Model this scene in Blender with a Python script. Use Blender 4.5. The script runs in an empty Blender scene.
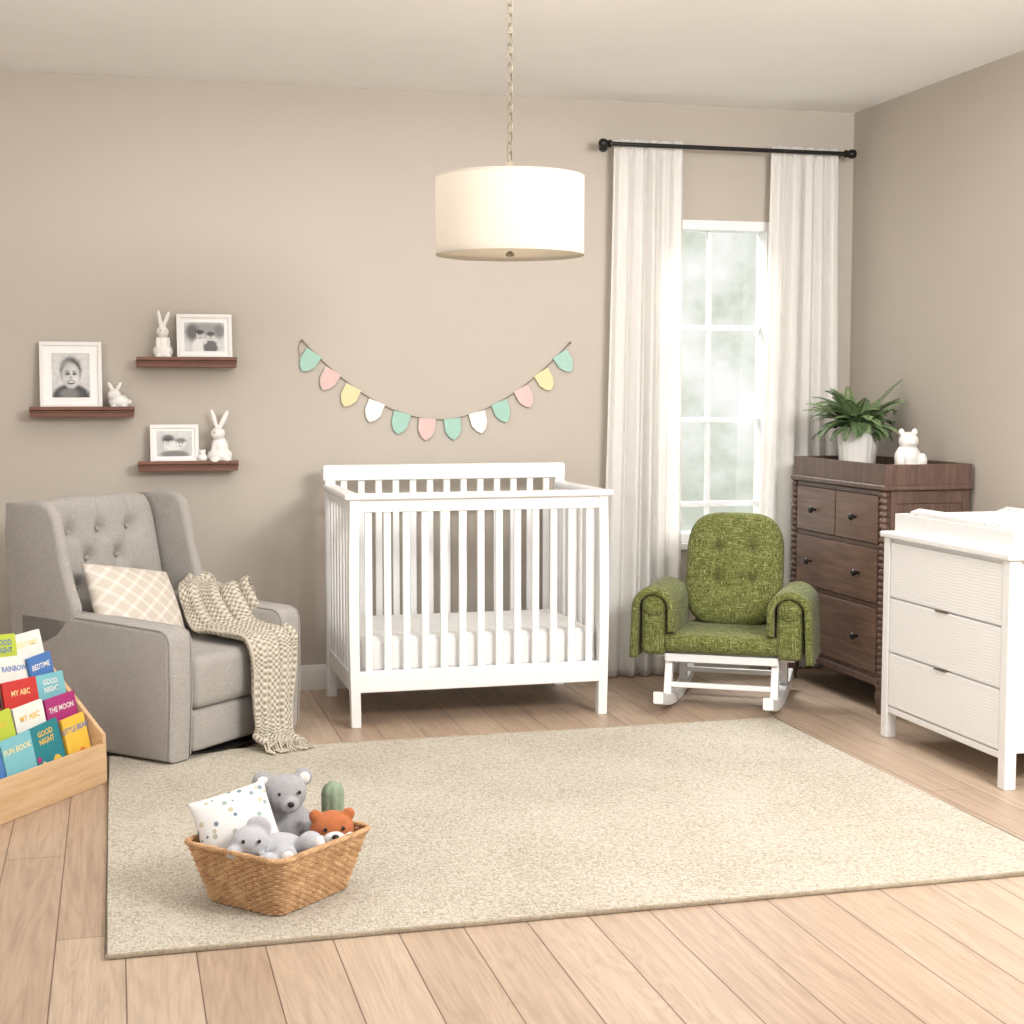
import bpy, bmesh, math, random
from mathutils import Vector, Matrix, Euler
random.seed(7)
S=bpy.context.scene
COL=S.collection
pi=math.pi
def lin(c):
    return tuple((x/255/12.92 if x/255<=0.04045 else ((x/255+0.055)/1.055)**2.4) for x in c)+(1,)
# ---------------------------------------------------------------- materials
def newmat(name):
    m=bpy.data.materials.new(name);m.use_nodes=True
    nt=m.node_tree;b=nt.nodes['Principled BSDF'];return m,nt,b
def mth(nt,op,a,b=None,c=None):
    n=nt.nodes.new('ShaderNodeMath');n.operation=op
    for i,v in enumerate((a,b,c)):
        if v is None: continue
        if isinstance(v,(int,float)): n.inputs[i].default_value=v
        else: nt.links.new(v,n.inputs[i])
    return n.outputs[0]
def ramp(nt,fac,stops):
    r=nt.nodes.new('ShaderNodeValToRGB');e=r.color_ramp.elements
    e[0].position,e[0].color=stops[0];e[1].position,e[1].color=stops[-1]
    for p,c in stops[1:-1]:
        x=e.new(p);x.color=c
    nt.links.new(fac,r.inputs[0]);return r.outputs[0]
def mixc(nt,fac,a,b,mode='MIX'):
    n=nt.nodes.new('ShaderNodeMix');n.data_type='RGBA';n.blend_type=mode
    for s,v in ((n.inputs[0],fac),(n.inputs[6],a),(n.inputs[7],b)):
        if isinstance(v,(int,float,tuple)): s.default_value=v
        else: nt.links.new(v,s)
    return n.outputs[2]
def coords(nt,kind='Object',scale=(1,1,1),rot=(0,0,0)):
    t=nt.nodes.new('ShaderNodeTexCoord');m=nt.nodes.new('ShaderNodeMapping')
    m.inputs['Scale'].default_value=scale;m.inputs['Rotation'].default_value=rot
    nt.links.new(t.outputs[kind],m.inputs[0]);return m.outputs[0]
def noise(nt,vec,scale,detail=3,rough=.5):
    n=nt.nodes.new('ShaderNodeTexNoise');n.inputs['Scale'].default_value=scale
    n.inputs['Detail'].default_value=detail;n.inputs['Roughness'].default_value=rough
    nt.links.new(vec,n.inputs[0]);return n.outputs[0]
def bump(nt,b,h,st=.3,dist=.002):
    n=nt.nodes.new('ShaderNodeBump');n.inputs['Strength'].default_value=st;n.inputs['Distance'].default_value=dist
    nt.links.new(h,n.inputs['Height']);nt.links.new(n.outputs[0],b.inputs['Normal'])
def plain(name,col,rough=.5,var=.0,ns=20,bs=0,bd=.001,bscale=200,metal=0,sheen=0,emis=None,spec=None):
    m,nt,b=newmat(name);c=lin(col)
    v=coords(nt)
    n=noise(nt,v,ns)
    k=max(var,.02)
    c1=tuple(x*(1-k) for x in c[:3])+(1,);c2=tuple(min(1,x*(1+k)) for x in c[:3])+(1,)
    nt.links.new(ramp(nt,n,[(.3,c1),(.7,c2)]),b.inputs['Base Color'])
    b.inputs['Roughness'].default_value=rough;b.inputs['Metallic'].default_value=metal
    if sheen: b.inputs['Sheen Weight'].default_value=sheen
    if bs: bump(nt,b,noise(nt,v,bscale,2),bs,bd)
    if spec is not None: b.inputs['Specular IOR Level'].default_value=spec
    return m
def weave(name,cols,scale=260,rough=.9,bs=.5,mixn=.5,bd=.002,lo=.42,span=.3,an=.25):
    m,nt,b=newmat(name);v=coords(nt)
    def nn(s):
        return noise(nt,coords(nt,scale=s),1,1)
    h=nn((scale,scale*an,scale));w=nn((scale*an,scale,scale));d=nn((scale,scale,scale*an))
    s=mth(nt,'MAXIMUM',mth(nt,'MAXIMUM',h,w),d)
    n=noise(nt,v,12,2)
    t=mth(nt,'ADD',mth(nt,'MULTIPLY',s,1.0),mth(nt,'MULTIPLY',mth(nt,'SUBTRACT',n,.5),mixn))
    stops=[(lo+span*i/(len(cols)-1),lin(c)) for i,c in enumerate(cols)]
    nt.links.new(ramp(nt,t,stops),b.inputs['Base Color'])
    b.inputs['Roughness'].default_value=rough;b.inputs['Sheen Weight'].default_value=.1
    b.inputs['Specular IOR Level'].default_value=.2
    bump(nt,b,s,bs,bd);return m
def wood(name,c1,c2,axis='X',rough=.45,sc=6):
    m,nt,b=newmat(name)
    s={'X':(.6,9,9),'Y':(9,.6,9),'Z':(9,9,.6)}[axis]
    v=coords(nt,scale=s)
    n=noise(nt,v,sc,5,.6)
    n2=noise(nt,v,sc*6,2)
    t=mth(nt,'ADD',n,mth(nt,'MULTIPLY',mth(nt,'SUBTRACT',n2,.5),.35))
    nt.links.new(ramp(nt,t,[(.32,lin(c1)),(.68,lin(c2))]),b.inputs['Base Color'])
    b.inputs['Roughness'].default_value=rough;bump(nt,b,n2,.1,.001);return m

M={}
def wallmat():
    m,nt,b=newmat('wall_paint');v=coords(nt)
    nt.links.new(ramp(nt,noise(nt,v,1.2),[(.3,lin((184,175,164))),(.7,lin((187,178,167)))]),b.inputs['Base Color'])
    b.inputs['Roughness'].default_value=.75;b.inputs['Specular IOR Level'].default_value=.3
    bump(nt,b,noise(nt,v,150,2),.08,.001);return m
M['wall']=wallmat()
M['ceil']=plain('ceiling_paint',(243,242,240),.9,.01,2)
M['trim']=plain('trim_paint',(222,218,212),.45)
def floormat():
    m,nt,b=newmat('oak_planks')
    v=coords(nt,rot=(0,0,pi/2))
    br=nt.nodes.new('ShaderNodeTexBrick');nt.links.new(v,br.inputs[0])
    br.offset=.37;br.offset_frequency=2
    br.inputs['Color1'].default_value=lin((194,173,152));br.inputs['Color2'].default_value=lin((176,152,131))
    br.inputs['Mortar'].default_value=lin((116,96,80))
    br.inputs['Scale'].default_value=1;br.inputs['Mortar Size'].default_value=.0020;br.inputs['Mortar Smooth'].default_value=.3
    br.inputs['Bias'].default_value=-.1;br.inputs['Brick Width'].default_value=1.9;br.inputs['Row Height'].default_value=.165
    g=noise(nt,coords(nt,scale=(22,1.1,1)),2.2,6,.62)
    w=nt.nodes.new('ShaderNodeTexNoise');w.inputs['Scale'].default_value=1.2;w.inputs['Detail'].default_value=3;w.inputs['Distortion'].default_value=1.6
    nt.links.new(coords(nt,scale=(7,.55,1)),w.inputs[0])
    rings=mth(nt,'FRACT',mth(nt,'MULTIPLY',w.outputs[0],9))
    rg=ramp(nt,rings,[(0,(.74,.71,.68,1)),(.5,(1,1,1,1)),(1,(.85,.83,.81,1))])
    gg=ramp(nt,g,[(.3,(.76,.74,.72,1)),(.65,(1.03,1.03,1.03,1))])
    c=mixc(nt,.6,br.outputs[0],rg,'MULTIPLY');c=mixc(nt,.85,c,gg,'MULTIPLY')
    nt.links.new(c,b.inputs['Base Color'])
    b.inputs['Roughness'].default_value=.40;b.inputs['Specular IOR Level'].default_value=.4
    bump(nt,b,mth(nt,'SUBTRACT',mth(nt,'MULTIPLY',g,.15),br.outputs[1]),.35,.002);return m
M['floor']=floormat()
def rugmat():
    m,nt,b=newmat('woven_rug');v=coords(nt)
    a=noise(nt,coords(nt,scale=(62,185,62)),1,2);c=noise(nt,coords(nt,scale=(185,62,62)),1,2)
    s=mth(nt,'MAXIMUM',a,c);l=noise(nt,v,2.2,3)
    t=mth(nt,'ADD',s,mth(nt,'MULTIPLY',mth(nt,'SUBTRACT',l,.5),.2))
    nt.links.new(ramp(nt,t,[(.40,lin((156,146,130))),(.54,lin((184,176,161))),(.70,lin((205,198,185)))]),b.inputs['Base Color'])
    b.inputs['Roughness'].default_value=.95;b.inputs['Specular IOR Level'].default_value=.1
    bump(nt,b,s,.9,.005);return m
M['rug']=rugmat()
M['rugedge']=weave('rug_binding',[(144,132,112),(174,162,142)],200)
M['white']=plain('white_lacquer',(236,236,235),.38,.01)
M['grey']=weave('grey_upholstery',[(146,141,136),(164,159,153),(176,172,166)],420,.9,.25,.12,an=.3)
M['black']=plain('black_metal',(34,32,31),.4,metal=.5)
M['walnut']=wood('walnut_shelf',(92,58,45),(130,88,68),'X')
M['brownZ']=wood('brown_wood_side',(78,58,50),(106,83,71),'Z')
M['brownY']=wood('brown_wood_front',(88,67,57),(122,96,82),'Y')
M['pine']=wood('pine_rack',(192,156,116),(214,182,144),'X',.5,4)
M['green']=weave('green_tweed',[(58,62,30),(96,102,52),(118,122,70),(160,160,112)],230,.95,.35,.05,.0014,.45,.30,an=.10)
M['cream']=plain('ceramic_cream',(230,227,222),.35,.01)
M['fur_grey']=plain('plush_grey',(156,155,157),.95,.06,60,.6,.003,260,sheen=.2)
M['fur_lt']=plain('plush_light_grey',(178,178,183),.95,.05,60,.6,.003,260,sheen=.2)
M['fur_white']=plain('plush_white',(224,221,218),.95,.04,60,.6,.003,260,sheen=.2)
M['fur_org']=plain('plush_rust',(176,102,60),.95,.1,60,.6,.003,260,sheen=.1)
M['fur_brown']=plain('plush_brown',(96,56,38),.95,.1,60,.6,.003,260)
M['cactus']=plain('plush_sage',(136,152,128),.95,.08,60,.6,.003,260)
M['dark']=plain('dark_bead',(25,22,22),.25)
M['leaf']=plain('fern_leaf',(86,110,68),.5,.3,25)
M['leaf2']=plain('fern_leaf_light',(128,150,104),.5,.2,25)
M['soil']=plain('potting_soil',(60,45,35),.95,.2)
M['brass']=plain('brushed_nickel',(150,140,122),.35,metal=1)
M['string']=plain('jute_string',(120,108,94),.9)
# ---------------------------------------------------------------- geometry
def empty(name,loc=(0,0,0),rz=0):
    e=bpy.data.objects.new(name,None);COL.objects.link(e);e.location=loc;e.rotation_euler=(0,0,rz);e.empty_display_size=.1;return e
def obj(bm,name,mat,parent=None,smooth=True,ang=40,wn=False,loc=None):
    me=bpy.data.meshes.new(name)
    bmesh.ops.recalc_face_normals(bm,faces=bm.faces)
    bm.to_mesh(me);bm.free()
    for mm in (mat if isinstance(mat,list) else [mat]): me.materials.append(mm)
    if smooth:
        me.polygons.foreach_set('use_smooth',[True]*len(me.polygons))
        me.set_sharp_from_angle(angle=math.radians(ang))
    o=bpy.data.objects.new(name,me);COL.objects.link(o)
    if parent: o.parent=parent
    if loc: o.location=loc
    if wn:
        w=o.modifiers.new('wn','WEIGHTED_NORMAL');w.keep_sharp=True
    return o
def addbox(bm,x0,x1,y0,y1,z0,z1,bev=.004,seg=2,M4=None,mi=0):
    r=bmesh.ops.create_cube(bm,size=1)
    vs=r['verts']
    bmesh.ops.transform(bm,matrix=Matrix.Translation(((x0+x1)/2,(y0+y1)/2,(z0+z1)/2))@Matrix.Diagonal((x1-x0,y1-y0,z1-z0,1)),verts=vs)
    es=list({e for v in vs for e in v.link_edges})
    fs=list({f for v in vs for f in v.link_faces})
    for f in fs:f.material_index=mi
    if bev:
        rr=bmesh.ops.bevel(bm,geom=es,offset=min(bev,.45*min(x1-x0,y1-y0,z1-z0)),segments=seg,profile=.5,affect='EDGES',clamp_overlap=True)
        vs=list({v for f in rr['faces'] for v in f.verts}|{v for v in vs if v.is_valid})
        for v in vs:
            for f in v.link_faces:f.material_index=mi
    if M4 is not None: bmesh.ops.transform(bm,matrix=M4,verts=vs)
    return vs
def box(parent,name,x0,x1,y0,y1,z0,z1,mat,bev=.004,seg=2,M4=None):
    bm=bmesh.new();addbox(bm,x0,x1,y0,y1,z0,z1,bev,seg,M4)
    return obj(bm,name,mat,parent,wn=True)
def boxes(parent,name,lst,mat,bev=.004,seg=2):
    bm=bmesh.new()
    for l in lst: addbox(bm,*l,bev,seg)
    return obj(bm,name,mat,parent,wn=True)
def addlathe(bm,prof,n=32,M4=None,mi=0,cap=True):
    rings=[];allv=[]
    for r,z in prof:
        ring=[bm.verts.new((r*math.cos(2*pi*i/n),r*math.sin(2*pi*i/n),z)) for i in range(n)]
        rings.append(ring);allv+=ring
    for a,b in zip(rings,rings[1:]):
        for i in range(n):
            f=bm.faces.new((a[i],a[(i+1)%n],b[(i+1)%n],b[i]));f.material_index=mi
    if cap:
        for rg in (rings[0],rings[-1]):
            f=bm.faces.new(rg);f.material_index=mi
    if M4 is not None: bmesh.ops.transform(bm,matrix=M4,verts=allv)
    return allv
def addtube(bm,pts,r,n=8,mi=0,closed=False,flat=1.0):
    P=[Vector(p) for p in pts];N=len(P);rings=[];up=Vector((0,0,1))
    rr=r if isinstance(r,(list,tuple)) else [r]*N
    prev=None
    for i,p in enumerate(P):
        if closed: t=(P[(i+1)%N]-P[i-1])
        else: t=P[min(i+1,N-1)]-P[max(i-1,0)]
        t.normalize()
        if prev is None:
            a=up.cross(t)
            if a.length<1e-3:a=Vector((1,0,0)).cross(t)
        else: a=prev-t*prev.dot(t)
        a.normalize();prev=a;b=t.cross(a)
        rings.append([bm.verts.new(p+a*math.cos(2*pi*k/n)*rr[i]+b*math.sin(2*pi*k/n)*rr[i]*flat) for k in range(n)])
    rng=range(N) if closed else range(N-1)
    for i in rng:
        A,B=rings[i],rings[(i+1)%N]
        for k in range(n):
            f=bm.faces.new((A[k],A[(k+1)%n],B[(k+1)%n],B[k]));f.material_index=mi
    if not closed:
        for rg in (rings[0],rings[-1]):
            f=bm.faces.new(rg);f.material_index=mi
def addpoly(bm,pts,axis,a0,a1,bev=.0,seg=2,mi=0,M4=None):
    def mk(p,a):
        if axis=='X': return (a,p[0],p[1])
        if axis=='Y': return (p[0],a,p[1])
        return (p[0],p[1],a)
    A=[bm.verts.new(mk(p,a0)) for p in pts];B=[bm.verts.new(mk(p,a1)) for p in pts]
    n=len(pts);fs=[bm.faces.new(A),bm.faces.new(B[::-1])]
    for i in range(n): fs.append(bm.faces.new((A[i],A[(i+1)%n],B[(i+1)%n],B[i])))
    for f in fs:f.material_index=mi
    vs=A+B
    bmesh.ops.recalc_face_normals(bm,faces=fs)
    if bev:
        es=[e for f in fs[:2] for e in f.edges]
        rr=bmesh.ops.bevel(bm,geom=es,offset=bev,segments=seg,profile=.5,affect='EDGES',clamp_overlap=True)
        vs=list({v for f in rr['faces'] for v in f.verts}|{v for v in vs if v.is_valid})
    if M4 is not None: bmesh.ops.transform(bm,matrix=M4,verts=vs)
    return vs
def addell(bm,c,r,rot=(0,0,0),mi=0,n=20):
    q=bmesh.ops.create_uvsphere(bm,u_segments=n,v_segments=n//2+2,radius=1)
    vs=q['verts']
    bmesh.ops.transform(bm,matrix=Matrix.Translation(c)@Euler(rot).to_matrix().to_4x4()@Matrix.Diagonal((r[0],r[1],r[2],1)),verts=vs)
    for v in vs:
        for f in v.link_faces:f.material_index=mi
    return vs
def blob(parent,name,ells,mat,vox=.004,it=4,loc=None):
    bm=bmesh.new()
    for e in ells: addell(bm,*e)
    o=obj(bm,name,mat,parent,ang=180,loc=loc)
    m=o.modifiers.new('r','REMESH');m.mode='VOXEL';m.voxel_size=vox;m.use_smooth_shade=True
    s=o.modifiers.new('s','SMOOTH');s.factor=.5;s.iterations=it
    return o
def cushion(bm,w,h,t,c=.3,ex=6,pw=.35,dim=[],dr=.04,dd=.02,n=40,M4=None,mi=0,uvl=None,seams=[],sd=.006):
    front={};back={}
    def P(u,v,s):
        e=max(0,(1-abs(u)**ex))**pw*max(0,(1-abs(v)**ex))**pw
        x=w/2*u*math.sqrt(max(0,1-c*v*v*abs(v)**2/1.0));y=h/2*v*math.sqrt(max(0,1-c*u*u*abs(u)**2))
        z=s*t/2*e
        for (dx,dy) in dim:
            d2=((x-dx)**2+(y-dy)**2)/(dr*dr)
            z-=s*dd*(math.exp(-d2)+.35*math.exp(-d2/5))*e
        for (ax,ay,bx,by) in seams:
            L2=(bx-ax)**2+(by-ay)**2;q=max(0,min(1,((x-ax)*(bx-ax)+(y-ay)*(by-ay))/L2))
            d=math.hypot(x-ax-q*(bx-ax),y-ay-q*(by-ay));z-=s*sd*math.exp(-(d/.008)**2)*e
        return (x,y,z)
    us=[math.sin(pi/2*(-1+2*i/n))*.55+(-1+2*i/n)*.45 for i in range(n+1)]
    for i in range(n+1):
        for j in range(n+1):
            front[i,j]=bm.verts.new(P(us[i],us[j],1))
            if i in(0,n) or j in (0,n): back[i,j]=front[i,j]
            else: back[i,j]=bm.verts.new(P(us[i],us[j],-1))
    for G,flip in ((front,0),(back,1)):
        for i in range(n):
            for j in range(n):
                q=[G[i,j],G[i+1,j],G[i+1,j+1],G[i,j+1]]
                if flip:q=q[::-1]
                f=bm.faces.new(q);f.material_index=mi
                if uvl:
                    idx=[(i,j),(i+1,j),(i+1,j+1),(i,j+1)]
                    if flip: idx=idx[::-1]
                    for l,(a,b) in zip(f.loops,idx): l[uvl].uv=((us[a]+1)/2,(us[b]+1)/2)
    allv=list(set(front.values())|set(back.values()))
    if M4 is not None: bmesh.ops.transform(bm,matrix=M4,verts=allv)
    return allv
def TR(loc,rot=(0,0,0)): return Matrix.Translation(loc)@Euler(rot).to_matrix().to_4x4()

# ================================================================ ROOM
YB=6.78;XR=3.482;ZC=2.68;XL=-1.9;Y0=-.9
wx0,wx1,wz0,wz1=2.46,3.08,.62,2.15
def room():
    box(None,'floor',XL-.1,XR+.15,Y0,YB+.15,-.1,0,M['floor'],0)
    box(None,'ceiling',XL-.1,XR+.15,Y0,YB+.15,ZC,ZC+.1,M['ceil'],0)
    boxes(None,'wall_back',[(XL-.1,wx0,YB,YB+.15,0,ZC),(wx1,XR+.15,YB,YB+.15,0,ZC),(wx0,wx1,YB,YB+.15,0,wz0),(wx0,wx1,YB,YB+.15,wz1,ZC)],M['wall'],0)
    box(None,'wall_right',XR,XR+.15,Y0,YB,0,ZC,M['wall'],0)
    box(None,'wall_left',XL-.1,XL,Y0,YB,0,ZC,M['wall'],0)
    prof=[(0,0),(-.014,0),(-.014,.085),(-.010,.1),(-.006,.11),(0,.112)]
    bm=bmesh.new();addpoly(bm,[(YB+p[0],p[1]) for p in prof],'X',XL,XR);obj(bm,'baseboard_back',M['trim'],ang=30)
    bm=bmesh.new();addpoly(bm,[(XR+p[0],p[1]) for p in prof],'Y',Y0,YB);obj(bm,'baseboard_right',M['trim'],ang=30)
    bm=bmesh.new();addpoly(bm,[(XL-p[0],p[1]) for p in prof],'Y',Y0,YB);obj(bm,'baseboard_left',M['trim'],ang=30)
room()
def window():
    w=empty('window_1',((wx0+wx1)/2,YB,0))
    hw=(wx1-wx0)/2
    L=[]
    f=.045
    L+=[(-hw,-hw+f,.0,.12,wz0,wz1),(hw-f,hw,.0,.12,wz0,wz1),(-hw+f,hw-f,.0,.12,wz1-f,wz1),(-hw+f,hw-f,.0,.12,wz0,wz0+f)]
    boxes(w,'frame',L,M['white'],.002)
    L=[(-.011,.011,.06,.085,wz0+f,wz1-f)]
    for z in (1.645,1.205,.8): L.append((-hw+f,hw-f,.055,.09,z-.012,z+.012))
    boxes(w,'muntins',L,M['white'],.003)
    boxes(w,'sill',[(-hw-.04,hw+.04,-.03,.0,wz0-.03,wz0)],M['white'])
    m,nt,b=newmat('window_glass')
    for n in list(nt.nodes):
        if n.type!='OUTPUT_MATERIAL': nt.nodes.remove(n)
    o=[n for n in nt.nodes][0];t=nt.nodes.new('ShaderNodeBsdfTransparent');g=nt.nodes.new('ShaderNodeBsdfGlossy');g.inputs['Roughness'].default_value=.05
    mx=nt.nodes.new('ShaderNodeMixShader');mx.inputs[0].default_value=.04
    nt.links.new(t.outputs[0],mx.inputs[1]);nt.links.new(g.outputs[0],mx.inputs[2]);nt.links.new(mx.outputs[0],o.inputs[0])
    box(w,'glass',-hw+f,hw-f,.07,.074,wz0+f,wz1-f,m,0)
window()
# ---- curtains
def curtain_mat():
    m,nt,b=newmat('curtain_linen')
    nt.nodes.remove(b);o=nt.nodes['Material Output']
    d=nt.nodes.new('ShaderNodeBsdfDiffuse');t=nt.nodes.new('ShaderNodeBsdfTranslucent');mx=nt.nodes.new('ShaderNodeMixShader')
    n=noise(nt,coords(nt,scale=(220,220,20)),1,2)
    c=ramp(nt,n,[(.3,lin((244,242,238))),(.7,lin((251,249,246)))])
    nt.links.new(c,d.inputs[0]);nt.links.new(c,t.inputs[0]);mx.inputs[0].default_value=.4
    nt.links.new(d.outputs[0],mx.inputs[1]);nt.links.new(t.outputs[0],mx.inputs[2]);nt.links.new(mx.outputs[0],o.inputs[0])
    return m
M['curtain']=curtain_mat()
def curtain(x0t,x1t,x0b,x1b,seed,folds=7):
    random.seed(seed)
    e=empty('curtain',((x0b+x1b)/2,6.70,0));cx=(x0b+x1b)/2
    bm=bmesh.new();nu,nv=160,60;G={}
    ph=[random.uniform(0,6.28) for _ in range(4)]
    for j in range(nv+1):
        v=j/nv;z=2.495*(1-v)+.006*v
        a=x0t+(x0b-x0t)*v**1.3;b=x1t+(x1b-x1t)*v**1.3
        for i in range(nu+1):
            u=i/nu
            amp=(.015+.009*min(1,v*1.5))*(1+.35*math.sin(u*9+ph[3]))
            ang=2*pi*folds*u+.9*math.sin(7*u+ph[0])+.5*v*math.sin(5*u+ph[1]+v)
            y=amp*math.sin(ang)+.004*math.sin(2.3*ang+ph[2]+v*2)
            if v<.03: y=y*.6+.004*math.sin(folds*18*u)
            x=a+(b-a)*u+.005*math.sin(ang*1+1.2)
            G[i,j]=bm.verts.new((x-cx,y,z))
    for i in range(nu):
        for j in range(nv): bm.faces.new((G[i,j],G[i+1,j],G[i+1,j+1],G[i,j+1]))
    o=obj(bm,'drape',M['curtain'],e,ang=180)
    s=o.modifiers.new('s','SOLIDIFY');s.thickness=.0015
    return e
curtain(2.235,2.575,2.18,2.59,3,5)
curtain(3.015,3.365,2.95,3.41,8,5)
def rod():
    e=empty('curtain_rod',(2.80,6.655,2.465))
    bm=bmesh.new()
    R=Euler((0,pi/2,0)).to_matrix().to_4x4()
    addlathe(bm,[(.010,-.60),(.010,.58)],20,R)
    fin=[(.011,0),(.018,.003),(.018,.012),(.012,.016),(.02,.026),(.023,.04),(.02,.053),(.01,.06),(.002,.062)]
    addlathe(bm,fin,20,Matrix.Translation((.57,0,0))@R)
    addlathe(bm,fin,20,Matrix.Translation((-.59,0,0))@Euler((0,-pi/2,0)).to_matrix().to_4x4())
    for x in (-.59,.575):
        addbox(bm,x-.007,x+.007,.0,.123,-.007,.007,.002)
        addlathe(bm,[(.02,0),(.02,.006)],20,Matrix.Translation((x,.118,0))@Euler((-pi/2,0,0)).to_matrix().to_4x4())
    obj(bm,'rod',M['black'],e)
rod()
# ================================================================ RUG
def rug():
    e=empty('area_rug',(1.275,4.655,0))
    box(e,'pile',-1.32,1.32,-1.02,1.0,.0,.012,M['rug'],.005,2)
    bm=bmesh.new()
    x,y=1.32,1.0
    addtube(bm,[(-x,-y-.02,.007),(x,-y-.02,.007),(x,y,.007),(-x,y,.007)],.007,8,closed=True)
    obj(bm,'binding',M['rugedge'],e)
rug()
# ================================================================ CRIB
def quilt():
    m,nt,b=newmat('quilted_mattress_cover');v=coords(nt)
    sp=nt.nodes.new('ShaderNodeSeparateXYZ');nt.links.new(v,sp.inputs[0])
    a=mth(nt,'ABSOLUTE',mth(nt,'SINE',mth(nt,'MULTIPLY',mth(nt,'ADD',sp.outputs[0],sp.outputs[1]),45)))
    c=mth(nt,'ABSOLUTE',mth(nt,'SINE',mth(nt,'MULTIPLY',mth(nt,'SUBTRACT',sp.outputs[0],sp.outputs[1]),45)))
    b.inputs['Base Color'].default_value=lin((236,235,233));b.inputs['Roughness'].default_value=.85
    bump(nt,b,mth(nt,'POWER',mth(nt,'MULTIPLY',a,c),.5),.5,.006);return m
M['quilt']=quilt()
def crib():
    e=empty('baby_crib',(1.43,6.29,0))
    w=M['white'];hx=.545;y0=-.35;y1=.35
    bm=bmesh.new()
    for sx in(-1,1):
        N=14;outer=[];inner=[]
        for i in range(N+1):
            z=.92*i/N
            bow=.007*math.sin(pi*min(1,max(0,(z-.05)/.87)))
            outer.append((sx*(hx+bow-.008),z));inner.append((sx*(hx-.048+bow*.8),z))
        addpoly(bm,outer+inner[::-1],'Y',y0-.0,y0+.045,.005)
        addpoly(bm,[(sx*hx,0),(sx*(hx-.045),0),(sx*(hx-.045),.96),(sx*(hx),.96)],'Y',y1-.045,y1-.002,.005)
    obj(bm,'legs',w,e,wn=True)
    bm=bmesh.new()
    addbox(bm,-hx-.014,hx+.014,y0-.014,y0+.05,.915,.94,.008,3)
    addbox(bm,-hx+.03,hx-.03,y0+.006,y0+.036,.865,.917,.004)
    addbox(bm,-hx+.03,hx-.03,y0+.004,y0+.04,.14,.225,.006)
    for sx in(-1,1):
        a,b=sorted((sx*(hx+.008),sx*(hx-.05)))
        addbox(bm,a,b,y0+.045,y1-.03,.914,.939,.008,3)
        a,b=sorted((sx*(hx-.008),sx*(hx-.036)))
        addbox(bm,a,b,y0+.04,y1-.03,.875,.917,.004)
        addbox(bm,a,b,y0+.04,y1-.03,.14,.215,.004)
    addpoly(bm,[(-hx-.01,.955),(hx+.0,.955),(hx+.0,1.015),(hx-.01,1.022),(-hx,1.022),(-hx-.01,1.015)],'Y',y1-.05,y1,.005)
    addbox(bm,-hx+.03,hx-.03,y1-.04,y1-.008,.84,.87,.004)
    addbox(bm,-hx+.03,hx-.03,y1-.04,y1-.008,.14,.225,.004)
    obj(bm,'rails',w,e,wn=True)
    bm=bmesh.new()
    n=13;x0=-hx+.045;x1=hx-.045
    for i in range(n):
        x=x0+(x1-x0)*(i+.5)/n
        addbox(bm,x-.015,x+.015,y0+.014,y0+.03,.21,.88,.004)
        addbox(bm,x-.015,x+.015,y1-.034,y1-.018,.21,.97,.004)
    n=7
    for i in range(n):
        y=y0+.05+(y1-y0-.1)*(i+.5)/n
        for sx in(-1,1):
            addbox(bm,sx*(hx-.022)-.008,sx*(hx-.022)+.008,y-.016,y+.016,.2,.88,.004)
    obj(bm,'slats',w,e,wn=True)
    box(e,'mattress_support',-hx+.04,hx-.04,y0+.045,y1-.05,.17,.195,w)
    bm=bmesh.new();addbox(bm,-hx+.045,hx-.045,y0+.048,y1-.052,.196,.36,.035,5)
    obj(bm,'mattress',M['quilt'],e,ang=60)
crib()
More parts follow.
